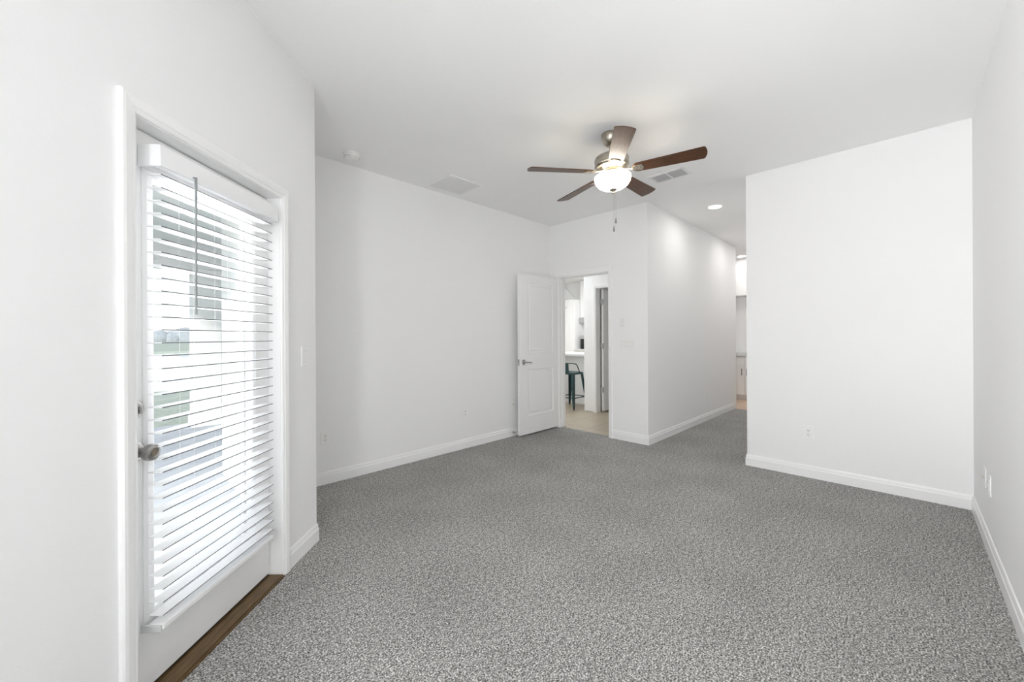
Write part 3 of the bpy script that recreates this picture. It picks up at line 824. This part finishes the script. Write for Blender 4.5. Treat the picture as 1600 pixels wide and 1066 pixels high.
# far kitchen wall units
t = thing('pantry_cabinet', 'tall white double-door pantry cabinet at the far kitchen wall', 'cabinet', (8.62, 6.475, -.006))
b = NB(); box(b, (0, 0, 0), (.575, 1.00, 2.26)); obj('body', b, m_cab, t)
for y0, y1 in ((.004, .188), (.192, .594), (.598, .996)):
    b = NB(); box(b, (-.020, y0, .08), (0, y1, 2.27), .003); d_ = obj('cabinet_door', b, m_cab, t)
    if y1 > .2:
        yc = y0 + .16
        b = NB(); box(b, (-.046, yc - .09, 2.045), (-.034, yc + .09, 2.057), .002)
        for q in (-.07, .07): box(b, (-.036, yc + q - .004, 2.047), (-.018, yc + q + .004, 2.055))
        obj('handle', b, m_chrome, d_)
b = NB()
prism(b, [(6.85, 2.33), (8.0, 2.33), (8.0, 2.80), (7.346, 2.80)], 9.12, 9.198)
for v in b.verts: v.co = Vector((v.co.z, v.co.x, v.co.y))
struct('shade_edge_slab', b, m_wall)  # sloped slab shaped after a diagonal shadow edge on this wall
t = thing('wall_cabinet', 'white wall cabinet hung beside the tall pantry in the far kitchen', 'cabinet', (8.86, 6.13, 1.762))
b = NB(); box(b, (0, -.34, 0), (.335, .335, 1.02)); obj('body', b, m_cab, t)
for y0, y1 in ((-.335, -.003), (.003, .333)):
    b = NB(); box(b, (-.020, y0, .005), (0, y1, 1.015), .003); obj('cabinet_door', b, m_cab, t)
t = thing('range_hood', 'grey under-cabinet hood below the far white wall cabinet', 'range hood', (8.80, 6.13, 1.60))
b = NB(); box(b, (0, -.34, .02), (.395, .335, .160), .006); obj('body', b, m_greyapp, t)
b = NB(); box(b, (.02, -.33, .0), (.38, .325, .02)); obj('filter_tray', b, m_greywall, t)
t = thing('base_cabinet', 'white base cabinet with counter against the far kitchen wall', 'cabinet', (8.58, 5.50, -.006))
b = NB(); box(b, (0, -.95, 0), (.615, .965, .88)); obj('body', b, m_cab, t)
b = NB(); box(b, (-.03, -.97, .88), (.615, .970, .92), .003); obj('worktop', b, m_counter, t)
t = thing('kitchen_appliance', 'small black appliance on the far kitchen counter under the hood', 'appliance', (8.85, 6.31, .914))
b = NB(); box(b, (-.10, -.09, 0), (.10, .09, .27), .008); obj('body', b, m_black, t)
b = NB(); box(b, (-.10, -.088, .27), (.10, .088, .37), .008); obj('lid', b, m_greyapp, t)

# ------------------------------------------------------------------ bathroom vanity at the end of the hallway
t = thing('vanity_cabinet', 'white vanity cabinet with dark pulls at the far end of the hallway', 'cabinet', (8.5, 2.0, -.003))
b = NB(); box(b, (.02, -.98, .085), (.545, 1.18, .850)); box(b, (.09, -.98, 0), (.545, 1.18, .085)); obj('body', b, m_cab, t)
b = NB(); box(b, (-.02, -.99, .852), (.529, 1.19, .892), .003); obj('worktop', b, m_counter, t)
ys = [-.97 + .42 * k for k in range(6)]
off = .29 - (-.97 + .42 * 3)
for k in range(5):
    y0, y1 = ys[k] + off + .002, ys[k + 1] + off - .002
    if y0 < -.98: y0 = -.975
    if y1 > 1.18: y1 = 1.175
    b = NB()
    box(b, (.0, y0, .10), (.02, y1, .665)); frame4(b, y0 + .05, y1 - .05, .15, .615, [(0, 0), (0, .006), (.048, .006), (.048, 0)])
    n_ = 8
    for v in b.verts[8:] if hasattr(b.verts, '__getitem__') and not b.verts.ensure_lookup_table() else []:
        v.co = Vector((-v.co.y, v.co.x, v.co.z))
    d_ = obj('cabinet_door', b, m_cab, t)
    yh = (y1 - .046) if k % 2 == 0 else (y0 + .040)
    b = NB(); box(b, (-.036, yh - .006, .48), (-.026, yh + .006, .612), .002)
    for z in (.50, .592): box(b, (-.028, yh - .004, z - .004), (-.004, yh + .004, z + .004))
    obj('handle', b, m_handle, d_)
    b = NB(); box(b, (.0, y0, .675), (.02, y1, .840), .002); obj('drawer_front', b, m_cab, t)
t = thing('wall_cabinet', 'white wall cabinet high above the vanity at the end of the hallway', 'cabinet', (8.75, 2.0, 2.06))
b = NB(); box(b, (.02, -.6, 0), (.295, 1.1, .737)); obj('body', b, m_cab, t)
for y0, y1 in ((-.595, -.03), (-.02, .535), (.545, 1.095)):
    b = NB(); box(b, (0, y0, .004), (.02, y1, .733), .002); obj('cabinet_door', b, m_cab, t)
b = NB(); box(b, (9.034, .92, .892), (9.049, 2.43, 2.0)); box(b, (9.029, 2.43, .892), (9.049, 2.445, 2.0))
mi = obj('backsplash_panel', b, m_cab, None); tag(mi, 'pale backsplash panel on the wall above the distant vanity', 'backsplash')

# ------------------------------------------------------------------ patio outside the glazed door
b = NB(); prism(b, [w1(-.062, -.15), w1(2.9, -.15), (-3.5, -.4), (-3.5, 7.9), (6, 7.9), (6, 4.74), (.709, 4.74)], -.16, -.04); struct('patio_slab', b, m_patio)
b = NB(); prism(b, [(.709, 3.0), w1(-.062, -.16), w1(2.4, -.16), (-1.2, 1.0), (-1.2, 7.9), (3.2, 7.9), (3.2, 4.7), (.709, 4.7)], 2.62, 2.70); struct('lanai_ceiling', b, m_beam)
b = NB(); box(b, (-1.2, 7.45, 2.27), (3.2, 7.85, 2.62)); struct('lanai_beam', b, m_stucco)
b = NB(); box(b, (.709, Y2 + T, -.16), (X3, 4.74, 2.75)); struct('wall_exterior', b, m_stucco)
t = thing('patio_column', 'square white stucco column at the patio edge outside the glazed door', 'column', (.945, 7.62, -.04))
b = NB(); box(b, (-.17, -.17, 0), (.17, .17, 2.31), .01); obj('shaft', b, m_stucco, t)
b = NB(); box(b, (-.19, -.19, 0), (.19, .19, .15), .01); obj('plinth', b, m_stucco, t)
b = NB(); box(b, (-2.32, -3.2, -.16), (-2.20, .35, 3.2)); struct('sun_block_wall', b, m_stucco)  # unseen wall, added to keep the sun out of the rear window
b = NB(); box(b, (-60, 7.9, -.30), (60, 14, -.12)); box(b, (-60, 4.85, -.3), (-3.5, 7.9, -.12)); struct('lawn', b, m_grass)
b = NB(); box(b, (-60, 14, -.40), (60, 56, -.25)); struct('pond', b, m_pond)
b = NB(); box(b, (-140, 56, -.4), (140, 170, -.10)); struct('far_bank', b, m_grass)
b = NB()
for k in range(70):
    x_ = -120 + 240 * k / 69 + random.uniform(-1, 1); s_ = random.uniform(2.2, 3.8)
    r_ = bmesh.ops.create_icosphere(b, subdivisions=2, radius=1)
    for v in r_['verts']:
        j = 1 + random.uniform(-.12, .12)
        v.co = Vector((x_ + v.co.x * s_ * 1.3 * j, 168 + v.co.y * 2 + random.uniform(-.3, .3), 1.3 + v.co.z * s_ * j))
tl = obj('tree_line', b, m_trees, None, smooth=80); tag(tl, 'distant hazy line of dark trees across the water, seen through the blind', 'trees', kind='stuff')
